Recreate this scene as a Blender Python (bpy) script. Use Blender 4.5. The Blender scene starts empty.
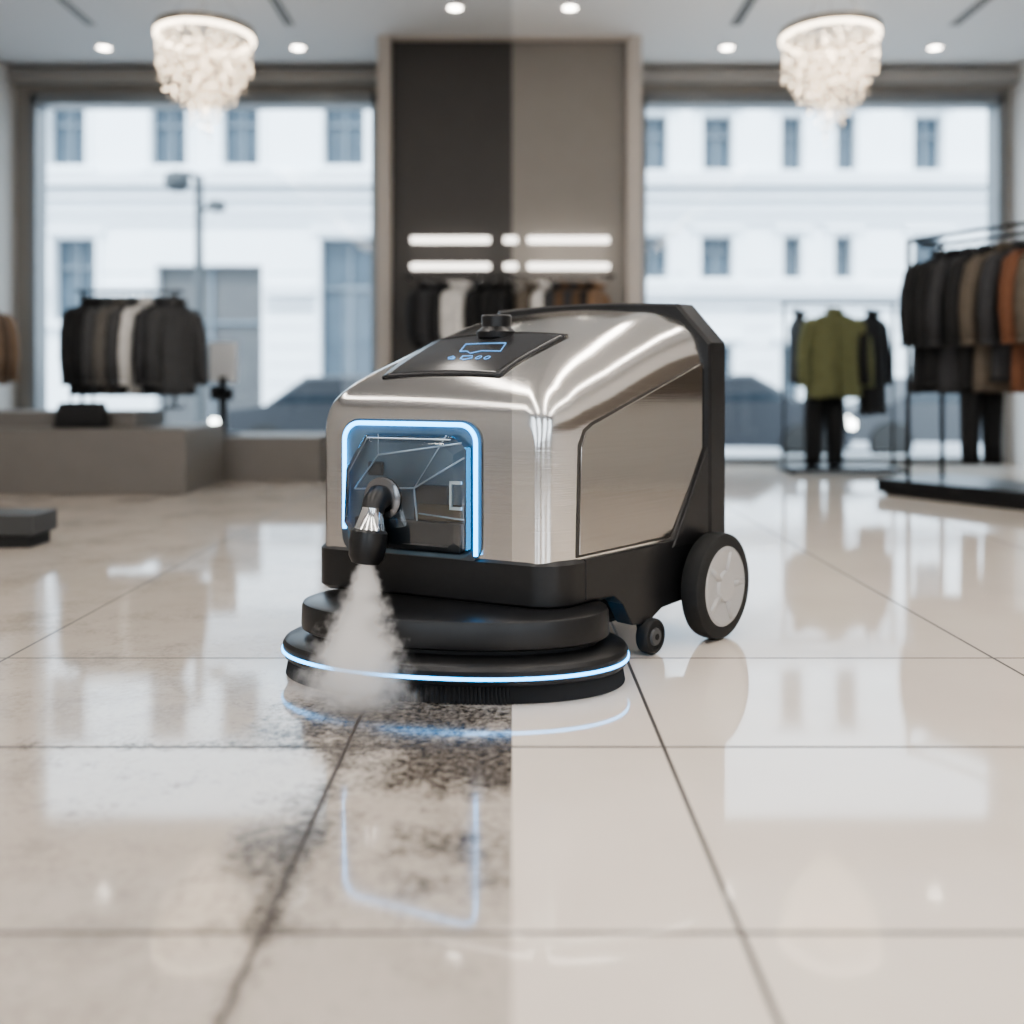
import bpy, bmesh, math, random
from mathutils import Vector, Matrix
random.seed(7)
C=bpy.context.scene.collection
F=961.0; H=0.8; HY=385.0
def px(x,y,Y): return ((x-512)*Y/F, Y, H-(y-HY)*Y/F)
# ------------------------------------------------------------ materials
MATS={}
def mat(name,col=(.8,.8,.8),rough=.5,metal=0,emis=None,es=0,**kw):
    if name in MATS: return MATS[name]
    m=bpy.data.materials.new(name); m.use_nodes=True
    b=m.node_tree.nodes['Principled BSDF']
    b.inputs['Base Color'].default_value=(*col,1); b.inputs['Roughness'].default_value=rough
    b.inputs['Metallic'].default_value=metal
    if emis: b.inputs['Emission Color'].default_value=(*emis,1); b.inputs['Emission Strength'].default_value=es
    for k,v in kw.items(): b.inputs[k.replace('_',' ')].default_value=v
    MATS[name]=m; return m
def N(m,t,**kw):
    n=m.node_tree.nodes.new(t)
    for k,v in kw.items(): setattr(n,k,v)
    return n
def L(m,a,b): m.node_tree.links.new(a,b)
def mth(m,op,a,b=None,c=None):
    n=N(m,'ShaderNodeMath',operation=op)
    for i,v in enumerate((a,b,c)):
        if v is None: continue
        if isinstance(v,(int,float)): n.inputs[i].default_value=v
        else: L(m,v,n.inputs[i])
    return n.outputs[0]
def mixc(m,f,a,b):
    n=N(m,'ShaderNodeMix',data_type='RGBA')
    if isinstance(f,(int,float)): n.inputs[0].default_value=f
    else: L(m,f,n.inputs[0])
    for i,v in ((6,a),(7,b)):
        if isinstance(v,tuple): n.inputs[i].default_value=(*v,1)
        else: L(m,v,n.inputs[i])
    return n.outputs[2]
def noise(m,scale,vec=None,detail=4,rough=.55):
    n=N(m,'ShaderNodeTexNoise'); n.inputs['Scale'].default_value=scale
    n.inputs['Detail'].default_value=detail; n.inputs['Roughness'].default_value=rough
    if vec is None: vec=N(m,'ShaderNodeNewGeometry').outputs['Position']
    L(m,vec,n.inputs['Vector']); return n.outputs['Fac']
def noisy(m,scale,c1,c2,bump=0,vec=None):
    b=m.node_tree.nodes['Principled BSDF']; f=noise(m,scale,vec)
    L(m,mixc(m,f,c1,c2),b.inputs['Base Color'])
    if bump:
        bp=N(m,'ShaderNodeBump'); bp.inputs['Strength'].default_value=bump; bp.inputs['Distance'].default_value=.01
        L(m,f,bp.inputs['Height']); L(m,bp.outputs[0],b.inputs['Normal'])
    return m
def sstep(m,v,a,b):
    n=N(m,'ShaderNodeMapRange',interpolation_type='SMOOTHSTEP')
    L(m,v,n.inputs[0]); n.inputs[1].default_value=a; n.inputs[2].default_value=b
    return n.outputs[0]
def darken_left(m,amount,tint=(.62,.61,.60)):
    """uncleaned half of the shop (world x<0): multiply the base colour with a grimy tint"""
    b=m.node_tree.nodes['Principled BSDF']; bc=b.inputs['Base Color']
    g=N(m,'ShaderNodeNewGeometry'); sp=N(m,'ShaderNodeSeparateXYZ'); L(m,g.outputs['Position'],sp.inputs[0])
    lf=mth(m,'LESS_THAN',sp.outputs[0],0)
    fac=mth(m,'MULTIPLY',lf,amount)
    n=N(m,'ShaderNodeMix',data_type='RGBA',blend_type='MULTIPLY'); L(m,fac,n.inputs[0])
    if bc.is_linked: L(m,bc.links[0].from_socket,n.inputs[6])
    else: n.inputs[6].default_value=bc.default_value
    n.inputs[7].default_value=(*tint,1); L(m,n.outputs[2],bc); return m

# ------------------------------------------------------------ mesh helpers
def empty(name,loc=(0,0,0)):
    e=bpy.data.objects.new(name,None); e.location=loc; C.objects.link(e); return e
def mk(name,vs,fs,m,parent=None,smooth=False,bevel=0,autos=None):
    me=bpy.data.meshes.new(name); me.from_pydata([tuple(v) for v in vs],[],fs); me.validate()
    bm=bmesh.new(); bm.from_mesh(me); bmesh.ops.recalc_face_normals(bm,faces=bm.faces); bm.to_mesh(me); bm.free()
    if smooth:
        for p in me.polygons: p.use_smooth=True
        if autos is not None:
            me.set_sharp_from_angle(angle=math.radians(autos))
    o=bpy.data.objects.new(name,me); C.objects.link(o)
    if m: me.materials.append(m)
    if bevel:
        b=o.modifiers.new('bev','BEVEL'); b.width=bevel; b.segments=3; b.limit_method='ANGLE'
    if parent: o.parent=parent
    return o
def boxd(x0,x1,y0,y1,z0,z1):
    vs=[(x,y,z) for z in (z0,z1) for y in (y0,y1) for x in (x0,x1)]
    return vs,[(0,1,3,2),(4,6,7,5),(0,4,5,1),(2,3,7,6),(0,2,6,4),(1,5,7,3)]
def box(name,x0,x1,y0,y1,z0,z1,m,parent=None,bevel=0):
    v,f=boxd(x0,x1,y0,y1,z0,z1); return mk(name,v,f,m,parent,bevel=bevel)
def boxes(name,lst,m,parent=None,bevel=0):
    V=[];Fs=[]
    for b in lst:
        v,f=boxd(*b); o=len(V); V+=v; Fs+=[tuple(i+o for i in q) for q in f]
    return mk(name,V,Fs,m,parent,bevel=bevel)
def loftd(rings,closed=True,cap0=True,cap1=True):
    n=len(rings[0]); V=[p for r in rings for p in r]; Fs=[]
    for i in range(len(rings)-1):
        for j in range(n if closed else n-1):
            a=i*n+j; b=i*n+(j+1)%n; Fs.append((a,b,b+n,a+n))
    if cap0: Fs.append(tuple(range(n)))
    if cap1: Fs.append(tuple(range((len(rings)-1)*n,len(rings)*n)))
    return V,Fs
def loft(name,rings,m,parent=None,smooth=True,autos=35,**k):
    v,f=loftd(rings,**k); return mk(name,v,f,m,parent,smooth=smooth,autos=autos)
def lathe(name,prof,m,parent=None,n=48,loc=(0,0,0),rot=None,autos=35,caps=True):
    R=Matrix.Identity(3) if rot is None else rot
    rings=[]
    for r,z in prof:
        rings.append([tuple(R@Vector((r*math.cos(2*math.pi*j/n),r*math.sin(2*math.pi*j/n),z))+Vector(loc)) for j in range(n)])
    return loft(name,rings,m,parent,autos=autos,cap0=caps,cap1=caps)
def tubed(pts,r,n=8,closed=False):
    pts=[Vector(p) for p in pts]; rings=[]
    up=None
    for i,p in enumerate(pts):
        if closed: d=pts[(i+1)%len(pts)]-pts[i-1]
        else: d=pts[min(i+1,len(pts)-1)]-pts[max(i-1,0)]
        d.normalize()
        if up is None:
            up=Vector((0,0,1)) if abs(d.z)<.9 else Vector((1,0,0))
        s=d.cross(up); s.normalize(); up=s.cross(d); up.normalize()
        rr=r[i] if isinstance(r,(list,tuple)) else r
        rings.append([tuple(p+s*rr*math.cos(2*math.pi*k/n)+up*rr*math.sin(2*math.pi*k/n)) for k in range(n)])
    if closed: rings.append(rings[0])
    return loftd(rings,cap0=not closed,cap1=not closed)
def tube(name,pts,r,m,parent=None,n=8,closed=False):
    v,f=tubed(pts,r,n,closed); return mk(name,v,f,m,parent,smooth=True,autos=50)
def merge(parts):
    V=[];Fs=[]
    for v,f in parts:
        o=len(V); V+=v; Fs+=[tuple(i+o for i in q) for q in f]
    return V,Fs

# ------------------------------------------------------------ materials defs
taupe=darken_left(noisy(mat('taupe_plaster',rough=.8),3,(.32,.30,.28),(.36,.34,.315)),.6)
lightwall=darken_left(noisy(mat('light_plaster',rough=.85),3,(.60,.58,.56),(.65,.63,.61)),.6)
darkwall=noisy(mat('charcoal_panel',rough=.55),4,(.038,.034,.031),(.050,.045,.041))
frame_m=mat('window_frame_paint',(.22,.23,.24),.4,.3)
framelt=darken_left(mat('portal_trim',(.46,.42,.38),.5),.5)
black=noisy(mat('black_plastic',rough=.34),60,(.010,.010,.011),(.017,.017,.018))
rubber=noisy(mat('rubber',rough=.7),40,(.012,.012,.012),(.022,.022,.022))
bmetal=mat('black_metal',(.02,.02,.022),.35,.6)
grey=mat('rim_grey',(.50,.49,.48),.4,.1)
blue=mat('blue_led',(.05,.3,.8),.4,0,(.06,.46,1.0),7)
chrome=mat('chrome',(.75,.75,.76),.12,1)
def steel(name,c1,c2,rough,bs=.05):
    m=mat(name,rough=rough,metal=1); b=m.node_tree.nodes['Principled BSDF']
    b.inputs['Anisotropic'].default_value=.35
    g=N(m,'ShaderNodeNewGeometry'); mp=N(m,'ShaderNodeMapping'); mp.inputs['Scale'].default_value=(3,3,260)
    L(m,g.outputs['Position'],mp.inputs[0]); f=noise(m,1,mp.outputs[0],3)
    L(m,mixc(m,f,c1,c2),b.inputs['Base Color'])
    L(m,mth(m,'MULTIPLY_ADD',f,.08,rough-.04),b.inputs['Roughness'])
    bp=N(m,'ShaderNodeBump'); bp.inputs['Strength'].default_value=bs; bp.inputs['Distance'].default_value=.002
    L(m,f,bp.inputs['Height']); L(m,bp.outputs[0],b.inputs['Normal'])
    return darken_left(m,.9,(.66,.665,.68))
steel_m=steel('brushed_steel',(.70,.68,.655),(.80,.78,.755),.16)
panel_m=steel('polished_panel',(.38,.36,.335),(.44,.415,.39),.10,.02)

# floor
fm=mat('marble_tile_floor',rough=.1); b=fm.node_tree.nodes['Principled BSDF']
g=N(fm,'ShaderNodeNewGeometry'); sp=N(fm,'ShaderNodeSeparateXYZ'); L(fm,g.outputs['Position'],sp.inputs[0])
X,Y_=sp.outputs[0],sp.outputs[1]
mask=None
for ax,vals,e in ((X,(-3.6,-2.55,-1.48,-.366,.335,1.41,2.5,3.6),.0045),(Y_,(-1.4,-.7,0,.7,1.403,2.124,2.816),.0045)):
    for v in vals:
        c=mth(fm,'COMPARE',ax,v,e); mask=c if mask is None else mth(fm,'MAXIMUM',mask,c)
n1=noise(fm,1.3,detail=6); n2=noise(fm,8,detail=9,rough=.76); n3=noise(fm,55,detail=8,rough=.78); n4=noise(fm,2.6,detail=8,rough=.72)
clean=mixc(fm,sstep(fm,n1,.35,.7),(.80,.72,.64),(.74,.66,.585))
left=mth(fm,'LESS_THAN',X,0)
def blob(cx,cy,rx,ry):
    dx=mth(fm,'DIVIDE',mth(fm,'SUBTRACT',X,cx),rx); dy=mth(fm,'DIVIDE',mth(fm,'SUBTRACT',Y_,cy),ry)
    d=mth(fm,'ADD',mth(fm,'MULTIPLY',dx,dx),mth(fm,'MULTIPLY',dy,dy))
    return mth(fm,'MAXIMUM',mth(fm,'SUBTRACT',1,mth(fm,'SQRT',d)),0)
bl=mth(fm,'MAXIMUM',blob(-.08,2.06,.44,.34),mth(fm,'MULTIPLY',blob(-.38,1.66,.24,.5),.62))
bl=mth(fm,'MAXIMUM',bl,mth(fm,'MULTIPLY',blob(-.26,2.3,.6,.42),.95))
bl=mth(fm,'MAXIMUM',bl,mth(fm,'MULTIPLY',blob(-.08,1.65,.35,.45),.5))
bl=mth(fm,'MAXIMUM',bl,mth(fm,'MULTIPLY',blob(-.8,2.0,.6,.5),.25))
bl=mth(fm,'MAXIMUM',bl,mth(fm,'MULTIPLY',blob(-.45,1.25,.4,.35),.25))
gx=mth(fm,'MAXIMUM',mth(fm,'SUBTRACT',1,mth(fm,'DIVIDE',mth(fm,'ABSOLUTE',mth(fm,'SUBTRACT',X,-.366)),.04)),0)
gy=mth(fm,'MAXIMUM',mth(fm,'SUBTRACT',1,mth(fm,'DIVIDE',mth(fm,'ABSOLUTE',mth(fm,'SUBTRACT',Y_,2.124)),.04)),0)
gg=mth(fm,'MULTIPLY',mth(fm,'MAXIMUM',gx,gy),.13)
dn=mth(fm,'ADD',mth(fm,'MULTIPLY',n2,.85),mth(fm,'MULTIPLY',n3,.55))
dirt=sstep(fm,mth(fm,'ADD',mth(fm,'ADD',dn,mth(fm,'MULTIPLY',bl,.55)),gg),.80,1.10)
dirt=mth(fm,'MULTIPLY',dirt,mth(fm,'MULTIPLY_ADD',sstep(fm,n3,.38,.58),.4,.6))
smear=mth(fm,'MULTIPLY',sstep(fm,mth(fm,'ADD',mth(fm,'MULTIPLY',n4,.7),mth(fm,'MULTIPLY',n3,.45)),.54,.72),.32)
dirt=mth(fm,'MULTIPLY',mth(fm,'MULTIPLY',mth(fm,'MAXIMUM',dirt,smear),left),.95)
leftc=mixc(fm,mth(fm,'MULTIPLY',left,.9),clean,mixc(fm,n2,(.44,.385,.33),(.60,.535,.475)))
col=mixc(fm,dirt,leftc,(.022,.017,.013))
col=mixc(fm,mask,col,(.06,.05,.045))
L(fm,col,b.inputs['Base Color'])
r=mth(fm,'ADD',mth(fm,'MULTIPLY_ADD',dirt,.14,.03),mth(fm,'MULTIPLY',n2,.045)); r=mth(fm,'MAXIMUM',r,mth(fm,'MULTIPLY',mask,.6))
L(fm,r,b.inputs['Roughness']); b.inputs['IOR'].default_value=1.62
L(fm,mth(fm,'MULTIPLY_ADD',dirt,-.34,.5),b.inputs['Specular IOR Level'])
bp=N(fm,'ShaderNodeBump'); bp.inputs['Strength'].default_value=.2; bp.inputs['Distance'].default_value=.003
L(fm,mth(fm,'SUBTRACT',mth(fm,'MULTIPLY',n1,.4),mask),bp.inputs['Height']); L(fm,bp.outputs[0],b.inputs['Normal'])
cm=darken_left(mat('ceiling_paint',(.76,.77,.78),rough=.85),.8,(.70,.715,.73))

# ------------------------------------------------------------ room
CZ=3.95; YB=9.6; XL=-4.95; XR=4.98; YF=-4
box('floor',XL-.2,XR+.2,YF-.2,YB+.3,-.1,0,fm)
box('ceiling',XL-.2,XR+.2,YF-.2,YB+.3,CZ,CZ+.15,cm)
box('wall_left',XL-.2,XL,YF,YB+.3,0,CZ,lightwall)
box('wall_right',XR,XR+.2,YF,YB+.3,0,CZ,lightwall)
band_m=noisy(mat('oak_wainscot',rough=.5),6,(.12,.10,.085),(.17,.145,.125))
boxes('trim_2',[(XR-.03,XR,-3.9,5.2,.7,1.9),(XR-.05,XR,-3.9,5.2,1.9,1.95)],band_m,None)  # unseen dark band added for the machine's polished side to reflect
fo=[(-4.2,-2.9),(-1.9,-.6),(.6,1.9),(2.9,4.2)]  # unseen openings added behind the camera for contrasty reflections on the steel
seg=[XL]+[v for o in fo for v in o]+[XR]
boxes('wall_front',[(seg[i],seg[i+1],YF-.2,YF,0,CZ) for i in range(0,len(seg),2)]+[(a,c,YF-.2,YF,3.3,CZ) for a,c in fo]+[(a,c,YF-.2,YF,0,.35) for a,c in fo],noisy(mat('dark_taupe_plaster',rough=.8),3,(.16,.15,.14),(.2,.19,.175)))
for i,(a,c) in enumerate(fo):
    boxes('window_%d'%(i+3),[(a,a+.05,YF-.14,YF-.06,.35,3.3),(c-.05,c,YF-.14,YF-.06,.35,3.3),(a,c,YF-.14,YF-.06,3.25,3.3),(a,c,YF-.14,YF-.06,.35,.4),(a,c,YF-.12,YF-.08,1.8,1.85)],frame_m)
W1=(-4.80,-1.34); W2=(1.28,4.90); WT=3.70
boxes('wall_back',[(XL,W1[0],YB,YB+.3,0,CZ),(W1[1],W2[0],YB,YB+.3,0,CZ),(W2[1],XR,YB,YB+.3,0,CZ),
  (W1[0],W1[1],YB,YB+.3,WT,CZ),(W2[0],W2[1],YB,YB+.3,WT,CZ)],taupe)
gl=bpy.data.materials.new('window_glass'); gl.use_nodes=True; nt=gl.node_tree; nt.nodes.clear()
o_=N(gl,'ShaderNodeOutputMaterial'); mx=N(gl,'ShaderNodeMixShader'); mx.inputs[0].default_value=.03
t_=N(gl,'ShaderNodeBsdfTransparent'); g_=N(gl,'ShaderNodeBsdfGlossy'); g_.inputs['Roughness'].default_value=.02
t_.inputs[0].default_value=(.88,.96,1,1)
L(gl,t_.outputs[0],mx.inputs[1]); L(gl,g_.outputs[0],mx.inputs[2]); L(gl,mx.outputs[0],o_.inputs[0])
for i,(a,bb) in enumerate((W1,W2)):
    e=empty('window_%d'%(i+1))
    fr=.06
    boxes('frame',[(a,a+fr,YB-.04,YB+.2,.03,WT),(bb-fr,bb,YB-.04,YB+.2,.03,WT),(a,bb,YB-.04,YB+.2,WT-.10,WT),(a,bb,YB-.04,YB+.2,0,.08)],frame_m,e,.008)
    mk('glass',[(a+fr,YB+.08,.08),(bb-fr,YB+.08,.08),(bb-fr,YB+.08,WT-.10),(a+fr,YB+.08,WT-.10)],[(0,1,2,3)],gl,e)
boxes('trim_1',[(XL,-1.22,YB-.18,YB,3.78,3.90),(1.18,XR,YB-.18,YB,3.78,3.90)],taupe)
e=empty('wall_display_panel')
PX0,PX1,PY=-1.215,1.17,8.65
boxes('pier_trim',[(PX0,PX0+.12,PY,YB,0,CZ),(PX1-.13,PX1,PY,YB,0,CZ),(PX0,PX1,PY+.02,PY+.08,CZ-.03,CZ)],framelt,e,.005)
box('dark_panel',PX0+.12,0,8.76,YB,0,CZ,darkwall,e)  # darker half of the split put into the panel's own colour
box('clean_panel',0,PX1-.13,8.76,YB,0,CZ,noisy(mat('taupe_panel',rough=.6),4,(.22,.20,.18),(.245,.225,.205)),e)
barm=mat('light_bar',(1,1,1),.4,0,(1,.94,.86),3)
bl_=[]
for x0,x1 in ((411,490),(504,517),(528,609)):
    for y in (240,266.5):
        a=px(x0,y,8.68); c=px(x1,y,8.68); bl_.append((a[0],c[0],8.65,8.70,a[2]-.028,a[2]+.028))
sh=empty('wall_lamp_bars'); boxes('tubes',bl_,barm,sh,.01)
boxes('brackets',[((q[0]+q[1])/2-.02,(q[0]+q[1])/2+.02,8.69,8.765,q[4]+.02,q[5]-.02) for q in bl_],bmetal,sh)

# ------------------------------------------------------------ ceiling lights
em=mat('spot_emit',(1,1,1),.4,0,(1,.93,.82),18)
for (x,y) in ((455,7),(570,7),(104,47),(298,47),(727,47),(935,47)):
    Y=F*(CZ-H)/(HY-y); X0=(x-512)*Y/F
    e=empty('recessed_spotlight',(X0,Y,CZ))
    lathe('bezel',[(.085,0),(.085,-.012),(.062,-.014),(.055,-.004)],mat('white_trim',(.8,.8,.8),.4),e,24,caps=False)
    lathe('lens',[(.056,-.004),(.056,-.007)],em,e,24)
slotm=mat('slot_dark',(.06,.06,.06),.5)
for x in (-3.67,-1.94,1.95,3.86):
    e=empty('ceiling_vent',(x,0,0))
    boxes('louvre',[(-.04,.04,7.2,8.4,CZ-.006,CZ-.001)],slotm,e)
    boxes('rim',[(-.05,-.04,7.2,8.4,CZ-.012,CZ),(.04,.05,7.2,8.4,CZ-.012,CZ),(-.005,.005,7.2,8.4,CZ-.012,CZ)],mat('vent_rim',(.5,.5,.5),.4),e)
stripm=mat('strip_emit',(1,1,1),.4,0,(1,.93,.85),12)
for x in (-3.3,-1.1,1.1,3.3):
    e=empty('ceiling_light_panel',(x,0,0))  # out-of-view glowing strip added to light the room and highlight metal
    box('diffuser',-.14,.14,-3,5.6,CZ-.02,CZ-.012,stripm,e)
    boxes('housing',[(-.17,-.14,-3.03,5.63,CZ-.03,CZ),(.14,.17,-3.03,5.63,CZ-.03,CZ),(-.14,.14,-3.03,-3,CZ-.03,CZ),(-.14,.14,5.6,5.63,CZ-.03,CZ)],mat('white_trim'),e)

# chandeliers
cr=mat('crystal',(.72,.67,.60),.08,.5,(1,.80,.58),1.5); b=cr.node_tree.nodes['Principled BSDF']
f=noise(cr,45,detail=1); s_=sstep(cr,f,.57,.65); L(cr,mth(cr,'MULTIPLY_ADD',s_,10,.08),b.inputs['Emission Strength'])  # sparkle put in as noise-driven glow on the beads
try: cr.cycles.emission_sampling='NONE'
except Exception: pass
def chandelier(x,Y):
    e=empty('chandelier',(x,Y,0)); ztop=3.47
    lathe('canopy',[(.09,CZ),(.09,CZ-.03),(.02,CZ-.06)],chrome,e,24)
    parts=[tubed([(0,0,CZ-.05),(0,0,ztop)],.006,6)]
    for k in range(3):
        a=k*2.09; parts.append(tubed([(.33*math.cos(a),.33*math.sin(a),ztop),(.05*math.cos(a),.05*math.sin(a),CZ-.03)],.003,5))
    mk('suspension',*merge(parts),chrome,e)
    lathe('brim',[(.365,ztop-.02),(.37,ztop-.02),(.37,ztop+.03),(.355,ztop+.03),(.355,ztop-.02),(.365,ztop-.02)],mat('brass_band',(.35,.31,.26),.3,.8),e,48,caps=False)
    lathe('glow_ring',[(.345,ztop-.02),(.366,ztop-.02),(.366,ztop-.045),(.345,ztop-.045)],mat('chand_glow',(1,1,1),.4,0,(1,.84,.64),6),e,40,caps=False)
    parts=[]
    for (R,nn,z0,ln) in ((.34,46,ztop-.05,.30),(.29,38,ztop-.05,.40),(.23,30,ztop-.05,.48),(.165,22,ztop-.05,.56),(.10,14,ztop-.05,.66),(.04,6,ztop-.05,.76)):
        for k in range(nn):
            a=2*math.pi*k/nn+random.random()*.08; z=z0; l=ln*random.uniform(.8,1.05)
            while z>z0-l:
                s=random.uniform(.008,.014); h=s*1.4; cx,cy=R*math.cos(a),R*math.sin(a); w=random.random()*1.5
                v=[(cx+s*math.cos(w+q*math.pi/2),cy+s*math.sin(w+q*math.pi/2),z) for q in range(4)]+[(cx,cy,z+h),(cx,cy,z-h)]
                parts.append((v,[(0,1,4),(1,2,4),(2,3,4),(3,0,4),(1,0,5),(2,1,5),(3,2,5),(0,3,5)])); z-=random.uniform(.034,.055)
    mk('crystals',*merge(parts),cr,e)
chandelier((205-512)*7.3/F,7.3); chandelier((830-512)*7.3/F,7.3)

# ------------------------------------------------------------ outside
stone=noisy(mat('stone_facade',rough=.9),1.5,(.76,.79,.82),(.84,.86,.88))
street=noisy(mat('street_asphalt',rough=.8),3,(.30,.31,.33),(.38,.39,.41))
box('street_ground',-26,26,YB+.3,30,-.6,-.45,street)
box('sidewalk_pavement',-26,26,YB+.31,12.4,-.45,-.1,noisy(mat('pavement',rough=.8),4,(.45,.45,.45),(.55,.55,.55)))
fac=empty('building_facade'); FY=22.0
wins=[(48,100,87,165),(150,102,188,165),(222,100,260,165),(323,100,365,165),(53,238,97,320),(320,238,378,380),(155,265,262,428),
 (640,115,668,170),(702,115,733,170),(780,115,803,170),(835,113,857,170),(912,115,943,170),
 (640,236,668,278),(700,236,733,278),(782,236,802,278),(833,236,853,278),(912,236,943,278),
 (704,345,733,400),(780,345,800,400),(833,345,853,400),(912,345,943,400)]
rects=[]
for q in wins:
    a=px(q[0],q[1],FY); c=px(q[2],q[3],FY); rects.append((a[0],c[0],c[2],a[2]))
xs=sorted(set([-16,16]+[r[0] for r in rects]+[r[1] for r in rects])); zs=sorted(set([-.5,11]+[r[2] for r in rects]+[r[3] for r in rects]))
lst=[]
for i in range(len(xs)-1):
    run=None
    for j in range(len(zs)-1):
        cx=(xs[i]+xs[i+1])/2; cz=(zs[j]+zs[j+1])/2
        hole=any(r[0]<cx<r[1] and r[2]<cz<r[3] for r in rects)
        if not hole:
            if run is None: run=zs[j]
            end=zs[j+1]
        if hole or j==len(zs)-2:
            if run is not None: lst.append((xs[i],xs[i+1],FY,FY+.4,run,end)); run=None
boxes('stone_wall',lst,stone,fac)
tr=[];pn=[];mu=[];dk=[]
for k,r in enumerate(rects):
    (dk if k==6 else pn).append((r[0],r[1],FY+.3,FY+.38,r[2],r[3]))
    t=.1
    if k!=6:
        tr+=[(r[0]-t,r[0],FY-.08,FY,r[2]-t,r[3]+t),(r[1],r[1]+t,FY-.08,FY,r[2]-t,r[3]+t),(r[0]-.2,r[1]+.2,FY-.16,FY,r[3]+t,r[3]+t+.12),(r[0]-.2,r[1]+.2,FY-.18,FY,r[2]-t-.08,r[2]-t)]
    cx=(r[0]+r[1])/2; mu+=[(cx-.03,cx+.03,FY+.2,FY+.3,r[2],r[3]),(r[0],r[1],FY+.2,FY+.3,(r[2]*.35+r[3]*.65)-.03,(r[2]*.35+r[3]*.65)+.03)]
boxes('window_surrounds',tr,stone,fac)
boxes('panes',pn,noisy(mat('facade_glass',rough=.3),2,(.03,.045,.06),(.08,.11,.14)),fac)
boxes('garage_door',dk,noisy(mat('garage_dark',rough=.5),2,(.06,.06,.065),(.10,.10,.10)),fac)
boxes('mullions',mu,mat('mullion',(.16,.19,.22),.6),fac)
cor=[]
for y,d,h in ((182,.35,.14),(196,.2,.1),(212,.12,.06),(292,.25,.12),(305,.12,.06),(222,.1,.05)):
    z=px(0,y,FY)[2]
    spans=[(-16,16)]
    for r in rects:
        if r[2]<z+h+.05 and r[3]>z-h-.05:
            ns=[]
            for s0,s1 in spans:
                if r[1]<=s0 or r[0]>=s1: ns.append((s0,s1))
                else:
                    if s0<r[0]-.1: ns.append((s0,r[0]-.1))
                    if r[1]+.1<s1: ns.append((r[1]+.1,s1))
            spans=ns
    for s0,s1 in spans: cor.append((s0,s1,FY-d,FY,z-h,z+h))
boxes('cornices',cor,noisy(mat('stone_cornice',rough=.9),2,(.60,.62,.65),(.66,.68,.71)),fac)
jm=mat('joint',(.45,.47,.5),.9)
boxes('stone_joints',[(x0,x1,FY-.01,FY+.01,z,z+.035) for z in [0.4+.42*i for i in range(8)] for x0,x1 in ((-9.4,-8.3),(-5.6,-4.5),(3.4,4.0),(5.3,6.0),(7.0,7.2),(8.2,9.0))],jm,fac)
def lamp_post(x,Y):
    e=empty('street_lamp',(x,Y,-.45)); m=mat('lamp_grey',(.04,.045,.05),.5)
    lathe('pole',[(.14,0),(.14,.3),(.075,.4),(.06,4.3)],m,e,16)
    tube('arm',[(0,0,4.2),(-.1,0,4.32),(-.2,0,4.35),(-.3,0,4.3)],.035,m,e)
    lathe('head',[(.05,.16),(.17,.1),(.19,-.04),(.12,-.14)],m,e,20,loc=(-.32,0,4.22))
    tube('side_arm',[(0,0,3.75),(.22,0,3.9)],.03,m,e)
    lathe('side_head',[(.03,.1),(.12,.05),(.14,-.05),(.08,-.08)],m,e,20,loc=(.26,0,3.86))
lamp_post((199-512)*14/F,14)
def car(x,Y,colr,nm):
    e=empty('car',(x,Y,-.45))
    prof=[(-2.1,.35),(-2.12,.75),(-1.9,.88),(-1.35,.95),(-.75,1.38),(.6,1.42),(1.25,1.05),(1.95,.88),(2.12,.6),(2.08,.3)]
    def rg(y,s,dz): return [(p[0]*s,y,p[1]-(dz if p[1]>.96 else 0)) for p in prof]
    loft('body',[rg(-.86,.97,.05),rg(-.8,1,0),rg(.8,1,0),rg(.86,.97,.05)],mat(nm,colr,.45,.0),e,smooth=False)
    mk('glazing',[(-1.2,-.87,.98),(1.12,-.87,1.02),(.56,-.84,1.33),(-.72,-.84,1.3)],[(0,1,2,3)],mat('car_glass',(.02,.03,.04),.08),e)
    for wx in (-1.35,1.35):
        R=Matrix.Rotation(math.pi/2,3,'X')
        lathe('wheel',[(.2,-.1),(.33,-.09),(.34,0),(.33,.09),(.2,.1)],rubber,e,24,loc=(wx,-.84,.33),rot=R)
    boxes('headlamps',[(-2.13,-2.02,-.88,-.5,.6,.75),(2.02,2.12,-.88,-.5,.6,.72)],mat('headlamp',(1,1,1),.2,0,(1,.95,.85),12),e)
car(-2.3,15,(.03,.033,.04),'car_dark'); car(3.0,15.2,(.025,.028,.035),'car_dark2'); car(7.4,16.2,(.05,.053,.06),'car_dark3')

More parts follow.
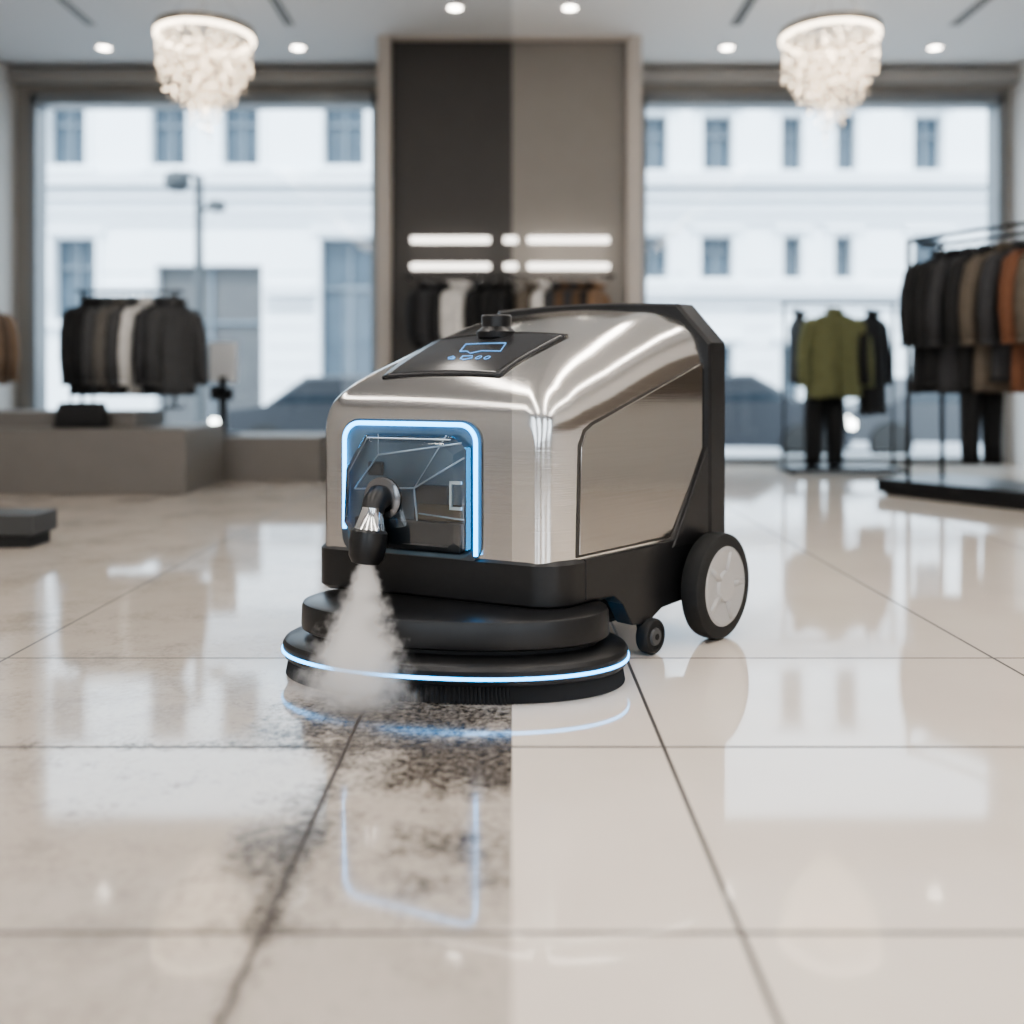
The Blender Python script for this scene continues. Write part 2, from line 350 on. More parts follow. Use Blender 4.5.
# ------------------------------------------------------------ garments
def cloth(name,c):
    m=mat('cloth_'+name,rough=.9); 
    noisy(m,14,tuple(v*.7 for v in c),tuple(min(1,v*1.25) for v in c),.4); return m
def garment(name,parent,loc,rotz,W,Ln,m,sleeves=True,depth=.07,seed=0,slen=.6):
    rnd=random.Random(seed); ph=rnd.random()*6; n=40; rings=[]
    lv=[(-.045,.055,.045),(-.075,.065,.05),(-.10,W*.30,.05),(-.13,W*.44,.06),(-.17,W*.5,.07),(-.26,W*.5,.085),(-.4,W*.48,.09)]
    for k in range(1,9):
        t=k/8; lv.append((-.4-(Ln-.4)*t,W*(.48+.05*t),.09+.01*t))
    for z,w,d in lv:
        t=min(1,max(0,(-z-.2)/(Ln-.2))); d=d*depth/.08
        rg=[]
        for j in range(n):
            a=2*math.pi*j/n
            fo=1+t*.16*math.sin(7*a+ph+z*2)+t*.08*math.sin(13*a+ph*2)
            x=w*math.copysign(abs(math.cos(a))**.8,math.cos(a))*(1+t*.02*math.sin(3*a+ph)); y=d*math.sin(a)*fo
            rg.append((x,y,z+(.012*math.sin(5*a+ph)*t)))
        rings.append(rg)
    parts=[loftd(rings)]
    if sleeves:
        for s in (-1,1):
            pts=[(s*W*.40,0,-.145),(s*W*.5,0,-.2),(s*W*.59,-.01,-.34),(s*W*.64,-.02,-.5),(s*W*.63,-.04,-.12-slen)]
            parts.append(tubed(pts,[.05,.066,.062,.055,.05],12))
            c=pts[-1]; parts.append(tubed([(c[0],c[1],c[2]+.02),(c[0],c[1],c[2]-.01)],.055,12))
        cp=[(.07*math.cos(a),.055*math.sin(a)-.005,-.055-.02*math.sin(-a)) for a in [k*math.pi/8 for k in range(16)]]
        parts.append(tubed(cp,.02,8,True))
        parts.append(tubed([(0,-depth*.75,-.11),(0,-depth*1.12,-.3),(0,-depth*1.2,-.5),(0,-depth*1.28,-Ln+.02)],.009,6))
    V,Fs=merge(parts)
    o=mk(name,V,Fs,m,parent,smooth=True); o.location=loc; o.rotation_euler=(0,0,rotz)
    hk=[(0,0,-.06),(0,0,-.02)]+[(.02*math.sin(a),0,.02-.02*math.cos(a)) for a in [k*.5 for k in range(1,9)]]
    h=merge([tubed(hk,.003,6),tubed([(-W*.42,0,-.13),(-.03,0,-.06),(.03,0,-.06),(W*.42,0,-.13)],.007,6)])
    ho=mk(name+'_hanger',*h,chrome,parent,smooth=True); ho.location=(loc[0],loc[1],loc[2]-.03); ho.rotation_euler=(0,0,rotz)
    o.location.z-=.02
    return o
def trousers(name,parent,loc,rotz,W,Ln,m):
    parts=[]
    parts.append(loftd([[(W*.5*math.cos(a),.05*math.sin(a),z) for a in [k*math.pi/10 for k in range(20)]] for z in (-.05,-.1,-.22,-.3)]))
    for s in (-1,1):
        parts.append(tubed([(s*W*.24,0,-.25),(s*W*.26,0,-.5),(s*W*.27,.01,-.8),(s*W*.27,0,-Ln)],[W*.25,W*.24,W*.2,W*.19],14))
    o=mk(name,*merge(parts),m,parent,smooth=True); o.location=loc; o.rotation_euler=(0,0,rotz); return o
cb=cloth('black',(.014,.014,.015)); cdg=cloth('dgrey',(.038,.038,.041)); cg=cloth('grey',(.12,.11,.10)); cbr=cloth('brown',(.10,.06,.035))
cr_=cloth('rust',(.15,.065,.035)); cgr=cloth('green',(.14,.145,.07)); cw=cloth('white',(.6,.58,.55)); ctp=cloth('taupe',(.11,.09,.07)); cpt=cloth('tweed',(.06,.06,.062)); cgn=cloth('forest',(.03,.05,.035))
cam_=cloth('camel',(.20,.12,.07))

# right big rack
e=empty('clothing_rack')
A=Vector((3.10,7.0,0)); B=Vector((3.87,5.75,0)); d=(B-A); Lr=d.length; d.normalize(); nrm=Vector((-d.y,d.x,0))
rz=1.82
def P2(s,o,z): p=A+d*s+nrm*o; return (p.x,p.y,z)
vv=[P2(s,o,z) for z in (.02,.12) for s,o in ((-.25,-.36),(Lr+.3,-.36),(Lr+.3,.36),(-.25,.36))]
mk('base_platform',vv,[(0,1,2,3),(4,5,6,7),(0,1,5,4),(1,2,6,5),(2,3,7,6),(3,0,4,7)],bmetal,e,bevel=.01)
vv=[P2(s,o,z) for z in (0,.03) for s,o in ((-.2,-.33),(Lr+.25,-.33),(Lr+.25,.33),(-.2,.33))]
mk('plinth',vv,[(0,1,2,3),(4,5,6,7),(0,1,5,4),(1,2,6,5),(2,3,7,6),(3,0,4,7)],rubber,e)
pr=[]
for s in (-.1,Lr*.55,Lr+.1):
    for o in (-.2,.2): pr.append(tubed([P2(s,o,.1),P2(s,o,rz+.03)],.018,8))
    pr.append(tubed([P2(s,-.2,rz+.03),P2(s,.2,rz+.03)],.014,8))
for o in (-.2,.2): pr.append(tubed([P2(-.1,o,rz+.03),P2(Lr+.1,o,rz+.03)],.014,8))
pr.append(tubed([P2(-.12,0,rz+.0),P2(Lr+.12,0,rz+.0)],.014,8))
mk('frame',*merge(pr),bmetal,e,smooth=True)
ang=math.atan2(nrm.y,nrm.x)+.1
ang=ang+math.pi if math.cos(ang)<0 else ang
ang-=.55 if ang>0 else -.55
cols=[cb,cb,cdg,cb,ctp,cdg,cr_,ctp,cgn,cb,cdg,cr_]
for i,m in enumerate(cols):
    s=.04+i*Lr/len(cols)*1.0
    garment('coat_%d'%(i+1),e,P2(s,0,rz),ang+random.uniform(-.12,.12),.46,random.uniform(.92,1.08),m,seed=i,depth=.055)
trousers('trousers',e,P2(.34,0.0,1.2),ang,.3,.95,cb)

# mid right rack
e=empty('clothing_rack.001'); Y=8.8
a=px(784,303,Y); c=px(893,303,Y)
pr=[]
for x in (a[0],c[0]): pr+= [tubed([(x,Y,.02),(x,Y,a[2])],.013,8), tubed([(x,Y-.28,.03),(x,Y+.28,.03)],.018,8)]
pr+=[tubed([(a[0]-.03,Y,a[2]),(c[0]+.03,Y,a[2])],.013,8),tubed([(a[0],Y,.2),(c[0],Y,.2)],.01,8)]
mk('frame',*merge(pr),bmetal,e,smooth=True)
box('base_tray',a[0],c[0],Y-.25,Y+.25,.03,.06,bmetal,e,.005)
p=px(832,303,Y); garment('green_jacket',e,(p[0],Y-.06,p[2]),.1,.48,.84,cgr,seed=33,depth=.10,slen=.62)
trousers('trousers',e,(p[0]-.06,Y+.03,.93),.05,.38,.86,cb)
p=px(877,303,Y); garment('black_jacket',e,(p[0],Y+.12,p[2]),.8,.40,1.0,cb,seed=35)
p=px(806,303,Y); garment('grey_jacket',e,(p[0],Y+.22,p[2]),1.5,.32,.7,cdg,seed=37)

# wall display clothes
e=empty('clothing_rail')
YR=8.42; rzn=px(0,276,YR)[2]
mk('rails',*merge([tubed([(-.95,YR,rzn),(.9,YR,rzn)],.012,8)]+[tubed([(x,YR,rzn),(x,8.77,rzn)],.012,8) for x in (-.93,0.02,.88)]),bmetal,e)
for i,(x,m) in enumerate(((424,cb),(434,cdg),(444,cb),(456,cw),(466,cw),(480,cb),(494,cb),(507,cb),(530,ctp),(545,cw),(556,cdg),(566,cbr),(574,cdg),(582,cbr),(590,cb),(597,cam_))):
    pp=px(x,276,YR); garment('shirt_%d'%(i+1),e,(pp[0],YR,rzn),1.15,.34,.60,m,seed=50+i,depth=.045,slen=.45)

# left platform display
conc=noisy(mat('grey_plinth',rough=.6),5,(.15,.138,.125),(.19,.175,.16))
box('display_platform',-4.94,-2.38,7.0,7.95,0,.48,conc,None,.01)
box('display_step',-2.80,-1.60,8.0,8.75,0,.37,conc,None,.01)
box('display_riser',-4.15,-2.85,7.28,7.9,.48,.60,conc,None,.01)
e2=empty('low_display_plinth'); dp=noisy(mat('dark_plinth',rough=.5),5,(.05,.05,.05),(.07,.07,.07))
box('top_slab',-3.9,-2.34,4.70,4.95,.06,.165,dp,e2,.008); box('foot',-3.85,-2.37,4.72,4.93,0,.06,rubber,e2)
e=empty('clothing_rack.002'); Y=7.62; zb=.602
a=px(82,291,Y); c=px(190,291,Y); ztr=a[2]
pr=[tubed([(x,Y,zb+.01),(x,Y,ztr)],.014,8) for x in (a[0],c[0]-.12)]+[tubed([(a[0]-.05,Y,ztr),(c[0]-.05,Y,ztr)],.013,8)]
pr+=[tubed([(x,Y-.2,zb+.02),(x,Y+.2,zb+.02)],.016,8) for x in (a[0],c[0]-.12)]
mk('frame',*merge(pr),bmetal,e)
for i,(x,m) in enumerate(((90,cb),(101,cb),(112,cpt),(124,cg),(136,cpt),(149,cw),(163,cdg),(176,cpt))):
    pp=px(x,291,Y); garment('coat_%d'%(i+1),e,(pp[0],Y,ztr),.95+random.uniform(-.1,.1),.34,.80,m,seed=80+i,depth=.055)
# handbag
e=empty('handbag',(px(82,400,7.14)[0],7.14,.482))
loft('bag_body',[[( (.2-.03*t)*math.copysign(abs(math.cos(q))**.6,math.cos(q)),(.09-.04*t)*math.copysign(abs(math.sin(q))**.6,math.sin(q)),z) for q in [k*math.pi/12 for k in range(24)]] for z,t in ((0,0.2),(.02,0),(.1,.3),(.17,.9),(.19,1.3))],cb,e)
tube('handle',[(-.09,0,.17),(-.08,0,.25),(0,0,.3),(.08,0,.25),(.09,0,.17)],.008,cb,e)
e=empty('display_stand',(px(222,400,8.3)[0],8.35,.372))
box('post',-.03,.03,-.03,.03,0,.5,bmetal,e); box('board',-.12,.12,-.02,.0,.45,.8,mat('white_board',(.6,.6,.6),.5),e,.005); lathe('foot',[(.14,0),(.14,.02),(.03,.03)],bmetal,e,24)
boxes('items',[(-.1,-.02,-.06,-.02,.3,.42),(.02,.09,-.06,-.02,.3,.4)],cb,e)
# left wall rack
e=empty('wall_clothing_rack'); zz=1.58
mk('rail',*merge([tubed([(-4.7,8.05,zz),(-4.7,8.7,zz)],.014,8),tubed([(-4.95,8.1,zz),(-4.7,8.1,zz)],.014,8),tubed([(-4.95,8.65,zz),(-4.7,8.65,zz)],.014,8)]),bmetal,e)
for i,m in enumerate((cb,cam_,cbr,cam_)):
    garment('coat_%d'%(i+1),e,(-4.7,8.15+i*.14,zz),.25,.36,.75,m,seed=120+i,depth=.05)
box('shelf_cabinet',-4.94,-4.35,8.75,9.5,0,.5,mat('cabinet_white',(.45,.40,.36),.5))

# ------------------------------------------------------------ scrubber machine
M=empty('floor_scrubber')
FL=Vector((-.600,2.885,0)); FR=Vector((.118,2.55,0)); RR=Vector((.672,3.17,0)); RL=Vector((-.08,3.55,0))
def P(u,v,z):
    p=(FL*(1-u)+FR*u)*(1-v)+(RL*(1-u)+RR*u)*v; return Vector((p.x,p.y,z))
nR=Vector((RR.y-FR.y,-(RR.x-FR.x),0)).normalized(); nF=Vector((FR.y-FL.y,-(FR.x-FL.x),0)).normalized()
def herm(pts,x):
    xs=[p[0] for p in pts]; ys=[p[1] for p in pts]
    if x<=xs[0]: return ys[0]
    if x>=xs[-1]: return ys[-1]
    n=len(xs); sl=[(ys[i+1]-ys[i])/(xs[i+1]-xs[i]) for i in range(n-1)]
    ms=[sl[0]]+[0 if sl[i-1]*sl[i]<=0 else 2*sl[i-1]*sl[i]/(sl[i-1]+sl[i]) for i in range(1,n-1)]+[sl[-1]]
    for i in range(n-1):
        if x<=xs[i+1]:
            h=xs[i+1]-xs[i]; t=(x-xs[i])/h
            return (2*t**3-3*t*t+1)*ys[i]+(t**3-2*t*t+t)*h*ms[i]+(-2*t**3+3*t*t)*ys[i+1]+(t**3-t*t)*h*ms[i+1]
ZT=[(0,.700),(.008,.730),(.03,.766),(.07,.798),(.15,.840),(.3,.900),(.5,.965),(.7,1.018),(.88,1.045),(1.05,1.048)]
HR=[(0,.08),(.1,.14),(.35,.18),(1,.18)]; UR=[(0,.06),(.1,.16),(.35,.24),(1,.25)]
def ztop(v): return herm(ZT,v)
def section(v,off=0,zb=.32,p=2.1,cham=False):
    zt=ztop(v); hr=herm(HR,v); ur=herm(UR,v)
    ins=0
    if v<.15:
        ins=.085*(1-math.sqrt(max(0,1-(1-v/.15)**2)))
    u0,u1=ins-off,1-ins+off; zt2=zt+off*.8
    pts=[]
    for k in range(10): pts.append((u1,zb+(zt2-hr-zb)*k/10))
    for k in range(14):
        a=math.pi/2*k/13
        if cham: pts.append((u1-.13*(k/13),zt2-.13+.13*(k/13)))
        else:
            c=max(0,math.cos(a))**(2/p); s=max(0,math.sin(a))**(2/p); pts.append((u1-ur+ur*c,zt2-hr+hr*s))
    r_=pts[-1][0]; l_=1-r_
    rs=pts[:24]
    for k in range(1,12): 
        t=k/12; uu=r_+(l_-r_)*t; pts.append((uu,zt2+.012*math.sin(math.pi*t)*min(1,v/.1)))
    for (u,z) in reversed(rs): pts.append((1-u,z))
    return pts
vs_=[ (i/60)**2*1.0 for i in range(61)]
rings=[[tuple(P(u,v,z)) for u,z in section(v)] for v in vs_]
body=loft('steel_shell',rings,steel_m,M,autos=50)
def fring(v,off,zb=.2): return [tuple(P(u,v,z)) for u,z in section(v,off,zb,cham=True)]
loft('rear_frame',[fring(.905,.0),fring(.905,.018),fring(.918,.026),fring(1.02,.026),fring(1.04,.012),fring(1.04,.0)],black,M,autos=20)
def plan(u0,u1,v0,v1,rf,rb,z,n=10):
    pts=[]
    for (cu,cv,a0,r) in ((u1-rf,v0+rf,-90,rf),(u1-rb,v1-rb,0,rb),(u0+rb,v1-rb,90,rb),(u0+rf,v0+rf,180,rf)):
        for k in range(n+1):
            a=math.radians(a0+90*k/n); pts.append(tuple(P(cu+r*math.cos(a),cv+r*math.sin(a),z)))
    return pts
def band(name,z0,z1,o,m,rf=.10,be=.012,ins=0):
    rs=[plan(-o+be+ins,1+o-be-ins,-o+be+ins,1+o-be-ins,rf,.03,z0),plan(-o+ins,1+o-ins,-o+ins,1+o-ins,rf,.03,z0+be),plan(-o+ins,1+o-ins,-o+ins,1+o-ins,rf,.03,z1-be),plan(-o+be+ins,1+o-be-ins,-o+be+ins,1+o-be-ins,rf,.03,z1)]
    loft(name,rs,m,M,autos=30)
band('base_skirt',.195,.326,.008,black)
band('chassis',.07,.21,0,rubber,ins=.16)
def sidepoly(name,poly,o0,o1,m,bevel=.004,u=1.0):
    n=len(poly); vs=[P(u,v,z)+nR*o0 for v,z in poly]+[P(u,v,z)+nR*o1 for v,z in poly]
    fs=[tuple(range(n)),tuple(range(n,2*n))]+[(i,(i+1)%n,(i+1)%n+n,i+n) for i in range(n)]
    return mk(name,vs,fs,m,M,bevel=bevel)
sidepoly('side_gusset',[(.925,.62),(.66,.30),(1.03,.30),(1.03,.62)],-.02,.015,black)
sidepoly('side_skirt',[(.14,.322),(.14,.21),(.30,.20),(.35,.17),(.41,.10),(.50,.09),(.60,.125),(.80,.13),(1.0,.19),(1.04,.32)],-.05,.009,black)
pan=[(.125,.63),(.15,.672),(.19,.69),(.88,.868),(.905,.85),(.905,.60),(.66,.335),(.115,.335)]
sidepoly('side_panel_gap',[(v+(.008 if v>.5 else -.010),z+(.006 if z>.5 else -.006)) for v,z in pan],-.01,.001,mat('gap_dark',(.05,.045,.04),.4),0)
sidepoly('side_panel',pan,-.01,.004,panel_m,.003)
# front window assembly
def FP(u,z,o): return P(u,0,z)+nF*o
def rrect(u0,u1,z0,z1,r,o,n=8,rb=None):
    rb=r if rb is None else rb
    W=(FR-FL).length; pts=[]
    for (cu,cz,a0,rr) in ((u1,z1,0,r),(u0,z1,90,r),(u0,z0,180,rb),(u1,z0,270,rb)):
        su=-1 if cu==u1 else 1; sz=-1 if cz==z1 else 1
        for k in range(n+1):
            a=math.radians(a0+90*k/n); pts.append(FP(cu+(su*rr+rr*math.cos(a))/W,cz+sz*rr+rr*math.sin(a),o))
    return pts
U0,U1,Z0,Z1=.16,.705,.318,.690
def plate(name,pts0,pts1,m,smooth=False):
    return loft(name,[[tuple(p) for p in pts0],[tuple(p) for p in pts1]],m,M,smooth=smooth)
inn=mat('tank_interior',(.03,.05,.07),.25,.1)
noisy(inn,6,(.04,.075,.11),(.20,.28,.34))
plate('tank_bezel',rrect(U0-.018,U1+.018,Z0-.015,Z1+.012,.06,-.03),rrect(U0-.018,U1+.018,Z0-.015,Z1+.012,.06,.006),mat('bezel_dark',(.10,.11,.12),.35,.5))
plate('tank_back',rrect(U0+.01,U1-.01,Z0,Z1-.008,.05,0),rrect(U0+.01,U1-.01,Z0,Z1-.008,.05,.009),inn)
ledpts=rrect(U0,U1,Z0,Z1,.05,.014)
nq=9
path=[FP(U1,.33,.014)]+ledpts[:2*nq]+[FP(U0,.38,.014)]
tube('led_frame',path,.0065,blue,M,n=10)
cg_=bpy.data.materials.new('clear_polycarbonate'); cg_.use_nodes=True; nt=cg_.node_tree; nt.nodes.clear()
o_=N(cg_,'ShaderNodeOutputMaterial'); mx=N(cg_,'ShaderNodeMixShader'); fr_=N(cg_,'ShaderNodeFresnel'); fr_.inputs[0].default_value=1.6
t_=N(cg_,'ShaderNodeBsdfTransparent'); t_.inputs[0].default_value=(.90,.95,.98,1); g_=N(cg_,'ShaderNodeBsdfGlossy'); g_.inputs['Roughness'].default_value=.04
L(cg_,mth(cg_,'ADD',fr_.outputs[0],.08),mx.inputs[0]); L(cg_,t_.outputs[0],mx.inputs[1]); L(cg_,g_.outputs[0],mx.inputs[2]); L(cg_,mx.outputs[0],o_.inputs[0])
def hexr(o,s): 
    pts=[(.175,.40),(.185,.56),(.27,.662),(.64,.662),(.69,.63),(.69,.345),(.66,.33),(.24,.33)]
    cu,cz=.43,.5
    return [tuple(FP(cu+(u-cu)*s,cz+(z-cz)*s,o)) for u,z in pts]
mk('tank_cover',*loftd([hexr(.01,1.0),hexr(.045,.97),hexr(.06,.84)],cap0=False),cg_,M,bevel=.005)
el=[]
def fl(pts,o,r): return tubed([FP(u,z,o) for u,z in pts],r,6)
el+=[fl([(.2,.42),(.21,.55),(.29,.65),(.63,.65)],.05,.0025),fl([(.22,.50),(.32,.60),(.66,.64)],.03,.003),fl([(.32,.6),(.32,.66)],.03,.002),fl([(.22,.5),(.47,.51),(.67,.60)],.03,.003),fl([(.47,.51),(.49,.36)],.03,.003),fl([(.47,.51),(.60,.66)],.03,.002),fl([(.49,.44),(.67,.43)],.03,.0025)]
mk('tank_ribs',*merge(el),mat('rib',(.6,.68,.74),.2,.3),M,smooth=True)
boxp=lambda u0,u1,z0,z1,o0,o1:([FP(u,z,o) for o in (o0,o1) for z in (z0,z1) for u in (u0,u1)],[(0,1,3,2),(4,6,7,5),(0,4,5,1),(2,3,7,6),(0,2,6,4),(1,5,7,3)])
mk('tank_internals',*merge([boxp(.22,.66,.335,.42,.01,.035),boxp(.46,.60,.42,.52,.01,.02),boxp(.27,.33,.54,.58,.01,.025)]),mat('internals',(.035,.04,.046),.25),M,bevel=.006)
mk('tank_sludge',*boxp(.48,.66,.422,.468,.01,.03),mat('dirty_water',(.10,.075,.05),.15),M,bevel=.006)
mk('latch',*merge([boxp(.635,.68,.53,.538,.055,.063),boxp(.635,.643,.46,.538,.055,.063),boxp(.635,.68,.46,.468,.055,.063)]),mat('latch_grey',(.5,.6,.66),.3,.4),M)
# nozzle
pc=FP(.36,.480,.05); ax=(Vector((-.12,-.10,-1))).normalized()
ax0=(nF+Vector((0,0,-.25))).normalized()
pts=[pc-nF*.02,pc+ax0*.03+Vector((0,0,.012)),pc+ax0*.05+Vector((0,0,.002)),pc+ax0*.062+Vector((0,0,-.02))]
tube('nozzle_elbow',pts,[.036,.036,.034,.032],black,M,n=20)
lathe('nozzle_collar',[(.05,-.006),(.06,0),(.06,.010),(.045,.016)],mat('collar_dark',(.25,.25,.26),.2,1),M,32,loc=pc,rot=nF.to_track_quat('Z','Y').to_matrix())
q=pts[-1]; rot=ax.to_track_quat('Z','Y').to_matrix()
lathe('nozzle_body',[(.030,-.015),(.032,0),(.043,.045),(.045,.047)],chrome,M,28,loc=q,rot=rot)
lathe('nozzle_tip',[(.045,.045),(.051,.052),(.053,.08),(.049,.12),(.038,.138),(.028,.14),(.02,.12)],black,M,28,loc=q,rot=rot)
tip=q+ax*.135
# control panel on hood
def hood(u,v,o=0):
    zt=ztop(v); ur=herm(UR,v); hr=herm(HR,v); p=2.1
    if u<ur: dd=(ur-u)/ur; z=zt-hr+hr*(1-dd**p)**(1/p)
    elif u>1-ur: dd=(u-1+ur)/ur; z=zt-hr+hr*(1-dd**p)**(1/p)
    else: z=zt+.012*math.sin(math.pi*(u-ur)/(1-2*ur))*min(1,v/.1)
    return P(u,v,z+o)
def hoodpatch(name,c4,o,m,n=16):
    def Q(s,t):
        a=[c4[0][k]*(1-s)+c4[1][k]*s for k in (0,1)]; b=[c4[3][k]*(1-s)+c4[2][k]*s for k in (0,1)]
        return a[0]*(1-t)+b[0]*t,a[1]*(1-t)+b[1]*t
    rows=[[hood(*Q(i/n,j/n),o) for i in range(n+1)] for j in range(n+1)]
    V=[p for r_ in rows for p in r_]; Fs=[(j*(n+1)+i,j*(n+1)+i+1,(j+1)*(n+1)+i+1,(j+1)*(n+1)+i) for j in range(n) for i in range(n)]
    ob=mk(name,V,Fs,m,M,smooth=True); s=ob.modifiers.new('s','SOLIDIFY'); s.thickness=.008; s.offset=0; return ob
hoodpatch('control_panel',[(.22,.10),(.71,.10),(.74,.44),(.18,.44)],.003,mat('panel_gloss',(.03,.03,.033),.18))
def hl(pts,r=.0016): return tubed([hood(u,v,.009) for u,v in pts],r,6)
ic=[hl([(.43,.25),(.40,.32),(.57,.32),(.60,.25),(.52,.25),(.49,.23),(.46,.25),(.43,.25)]),
    hl([(.42,.20),(.435,.21),(.45,.20),(.43,.19),(.455,.19)]),hl([(.475,.21),(.515,.21),(.525,.195),(.50,.182),(.48,.19),(.475,.21)])]
for cu in (.55,.585):
    ic.append(tubed([hood(cu+.010*math.cos(a),.198+.011*math.sin(a),.009) for a in [k*math.pi/6 for k in range(12)]],.0012,6,True))
mk('panel_icon',*merge(ic),mat('icon_blue',(.05,.2,.4),.4,0,(.2,.5,1),.9),M)
kp=hood(.44,.44,.0)
lathe('knob',[(.060,-.01),(.064,.008),(.052,.018),(.046,.024),(.048,.056),(.044,.062),(.0,.062)],black,M,40,loc=kp)
tube('rear_handle',[P(.2,.98,1.04),P(.25,.97,1.065),P(.7,.97,1.065),P(.75,.98,1.04)],.012,black,M,n=10)

# deck
DC=Vector((-.163,2.675,0)); th=math.radians(-9)
def oval(a,b,z,n=96,p=2.15,dc=DC):
    r=[]
    for k in range(n):
        t=2*math.pi*k/n; x=a*math.copysign(abs(math.cos(t))**(2/p),math.cos(t)); y=b*math.copysign(abs(math.sin(t))**(2/p),math.sin(t))
        r.append((dc.x+x*math.cos(th)-y*math.sin(th),dc.y+x*math.sin(th)+y*math.cos(th),z))
    return r
def ovl(name,prof,a,b,m,autos=30): return loft(name,[oval(a-o,b-o,z) for o,z in prof],m,M,autos=autos)
a_,b_=.483,.275
ovl('deck_lower',[(.06,.04),(.01,.045),(.004,.05),(0,.06),(0,.085),(.006,.095),(.02,.102),(.2,.112)],a_,b_,black)
ovl('deck_led',[(.004,.062),(-.003,.063),(-.004,.067),(-.003,.071),(.004,.072)],a_,b_,blue)
ovl('deck_gap',[(.08,.10),(.08,.125)],a_,b_,rubber)
ovl('deck_upper',[(.06,.12),(.052,.125),(.05,.135),(.052,.185),(.056,.194),(.066,.198),(.2,.20)],a_,b_,black)
rings=[]
for z,o in ((0.001,.008),(.045,.016)):
    rg=oval(a_-o,b_-o,z,n=560)
    cx,cy=DC.x,DC.y
    rings.append([(x+(cx-x)*(.03 if k%2 else 0),y+(cy-y)*(.03 if k%2 else 0),zz) for k,(x,y,zz) in enumerate(rg)])
mk('brush_bristles',*loftd(rings),mat('bristle',(.03,.03,.032),.6),M)
def wheel(name,c,R,w,nv,big=True):
    rot=nv.to_track_quat('Z','Y').to_matrix()
    prof=[(R*.55,-w/2),(R*.9,-w/2),(R*.98,-w*.38),(R,-w*.2),(R,w*.2),(R*.98,w*.38),(R*.9,w/2),(R*.76,w/2),(R*.74,w*.4)]
    lathe(name+'_tyre',prof,rubber,M,56,loc=c,rot=rot)
    if big:
        lathe(name+'_rim',[(R*.76,w*.3),(R*.76,w*.46),(R*.70,w*.52),(R*.62,w*.46),(R*.3,w*.44),(R*.27,w*.56),(0.0,w*.58)],grey,M,48,loc=c,rot=rot)
        parts=[]
        for k in range(5):
            a=2*math.pi*k/5
            l0=Vector((math.cos(a)*R*.25,math.sin(a)*R*.25,w*.41)); l1=Vector((math.cos(a)*R*.66,math.sin(a)*R*.66,w*.42))
            parts.append(tubed([rot@l0+c,rot@l1+c],[.012,.010],8))
        mk(name+'_spokes',*merge(parts),grey,M,smooth=True)
    else: lathe(name+'_hub',[(R*.5,w*.4),(R*.45,w*.56),(0,w*.6)],mat('hub_dark',(.1,.1,.1),.4),M,24,loc=c,rot=rot)
wc=Vector((.645,3.04,.168)); wheel('rear_wheel_right',wc,.166,.072,nR)
wl=P(0,.86,.168)-nR*.06; wheel('rear_wheel_left',wl,.166,.072,-nR)
tube('axle',[wl,wc],.02,bmetal,M)
cc=Vector((.412,2.86,.054)); wheel('caster_right',cc,.053,.04,nR,False)
mk('caster_fork',*merge([tubed([cc-nR*.03+Vector((0,0,0)),cc-nR*.03+Vector((-.01,.01,.1))],.014,8),tubed([cc-nR*.03,cc+nR*.025],.01,8)]),bmetal,M)

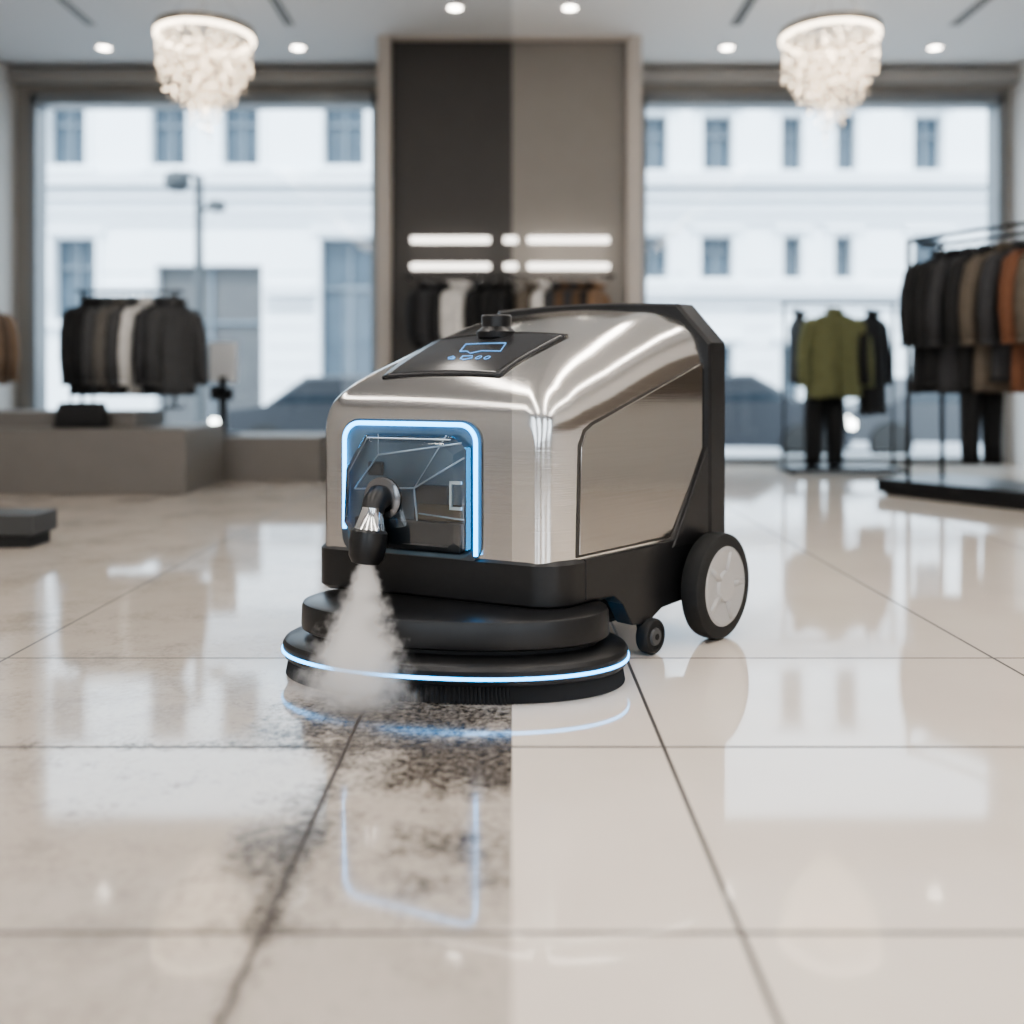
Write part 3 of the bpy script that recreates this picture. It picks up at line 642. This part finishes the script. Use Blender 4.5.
# ------------------------------------------------------------ steam
sm=bpy.data.materials.new('steam'); sm.use_nodes=True; sm.node_tree.nodes.clear()
o_=N(sm,'ShaderNodeOutputMaterial'); pv=N(sm,'ShaderNodeVolumePrincipled'); L(sm,pv.outputs[0],o_.inputs['Volume'])
pv.inputs['Color'].default_value=(.98,.96,.94,1); pv.inputs['Anisotropy'].default_value=0
tc=N(sm,'ShaderNodeTexCoord'); s3=N(sm,'ShaderNodeSeparateXYZ'); L(sm,tc.outputs['Object'],s3.inputs[0])
zz=mth(sm,'MULTIPLY',s3.outputs[2],-1)
rad=mth(sm,'SQRT',mth(sm,'ADD',mth(sm,'MULTIPLY',s3.outputs[0],s3.outputs[0]),mth(sm,'MULTIPLY',s3.outputs[1],s3.outputs[1])))
RZ=mth(sm,'MULTIPLY_ADD',zz,.36,.024)
fo_=mth(sm,'SUBTRACT',1,mth(sm,'DIVIDE',rad,RZ))
ns=noise(sm,20,tc.outputs['Object'],detail=6,rough=.65)
dd=mth(sm,'MULTIPLY',sstep(sm,mth(sm,'ADD',fo_,mth(sm,'MULTIPLY_ADD',ns,2.0,-1.1)),0,.8),sstep(sm,mth(sm,'SUBTRACT',.50,zz),0,.28))
L(sm,mth(sm,'MULTIPLY',dd,36),pv.inputs['Density'])
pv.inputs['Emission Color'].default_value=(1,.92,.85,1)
L(sm,mth(sm,'MULTIPLY',dd,12),pv.inputs['Emission Strength'])  # glow put into the steam in place of scattered room light
try: sm.cycles.volume_step_rate=.35
except Exception: pass
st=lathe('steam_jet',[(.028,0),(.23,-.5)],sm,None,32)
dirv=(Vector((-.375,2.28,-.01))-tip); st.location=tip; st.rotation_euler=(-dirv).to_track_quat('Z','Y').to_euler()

# ------------------------------------------------------------ world, sun, camera
w=bpy.data.worlds.new('world'); bpy.context.scene.world=w; w.use_nodes=True
bg=w.node_tree.nodes['Background']; bg.inputs[0].default_value=(.80,.90,1,1); bg.inputs[1].default_value=4.5
sl=bpy.data.lights.new('sun','SUN'); sl.energy=4.0; sl.angle=.15; sl.color=(1,.98,.95)
so=bpy.data.objects.new('sun',sl); C.objects.link(so); so.rotation_euler=Vector((-.15,-.62,.77)).to_track_quat('Z','Y').to_euler()
try: bpy.context.scene.view_settings.look='AgX - Medium High Contrast'
except Exception as ex: print(ex)
cam=bpy.data.cameras.new('camera'); co=bpy.data.objects.new('camera',cam); C.objects.link(co)
co.location=(0,0,H); co.rotation_euler=(math.pi/2,0,0)
cam.sensor_width=36; cam.lens=F/1024*36; cam.shift_y=-(512-HY)/1024
cam.clip_start=.05; cam.dof.use_dof=True; cam.dof.focus_distance=2.65; cam.dof.aperture_fstop=.95
bpy.context.scene.camera=co
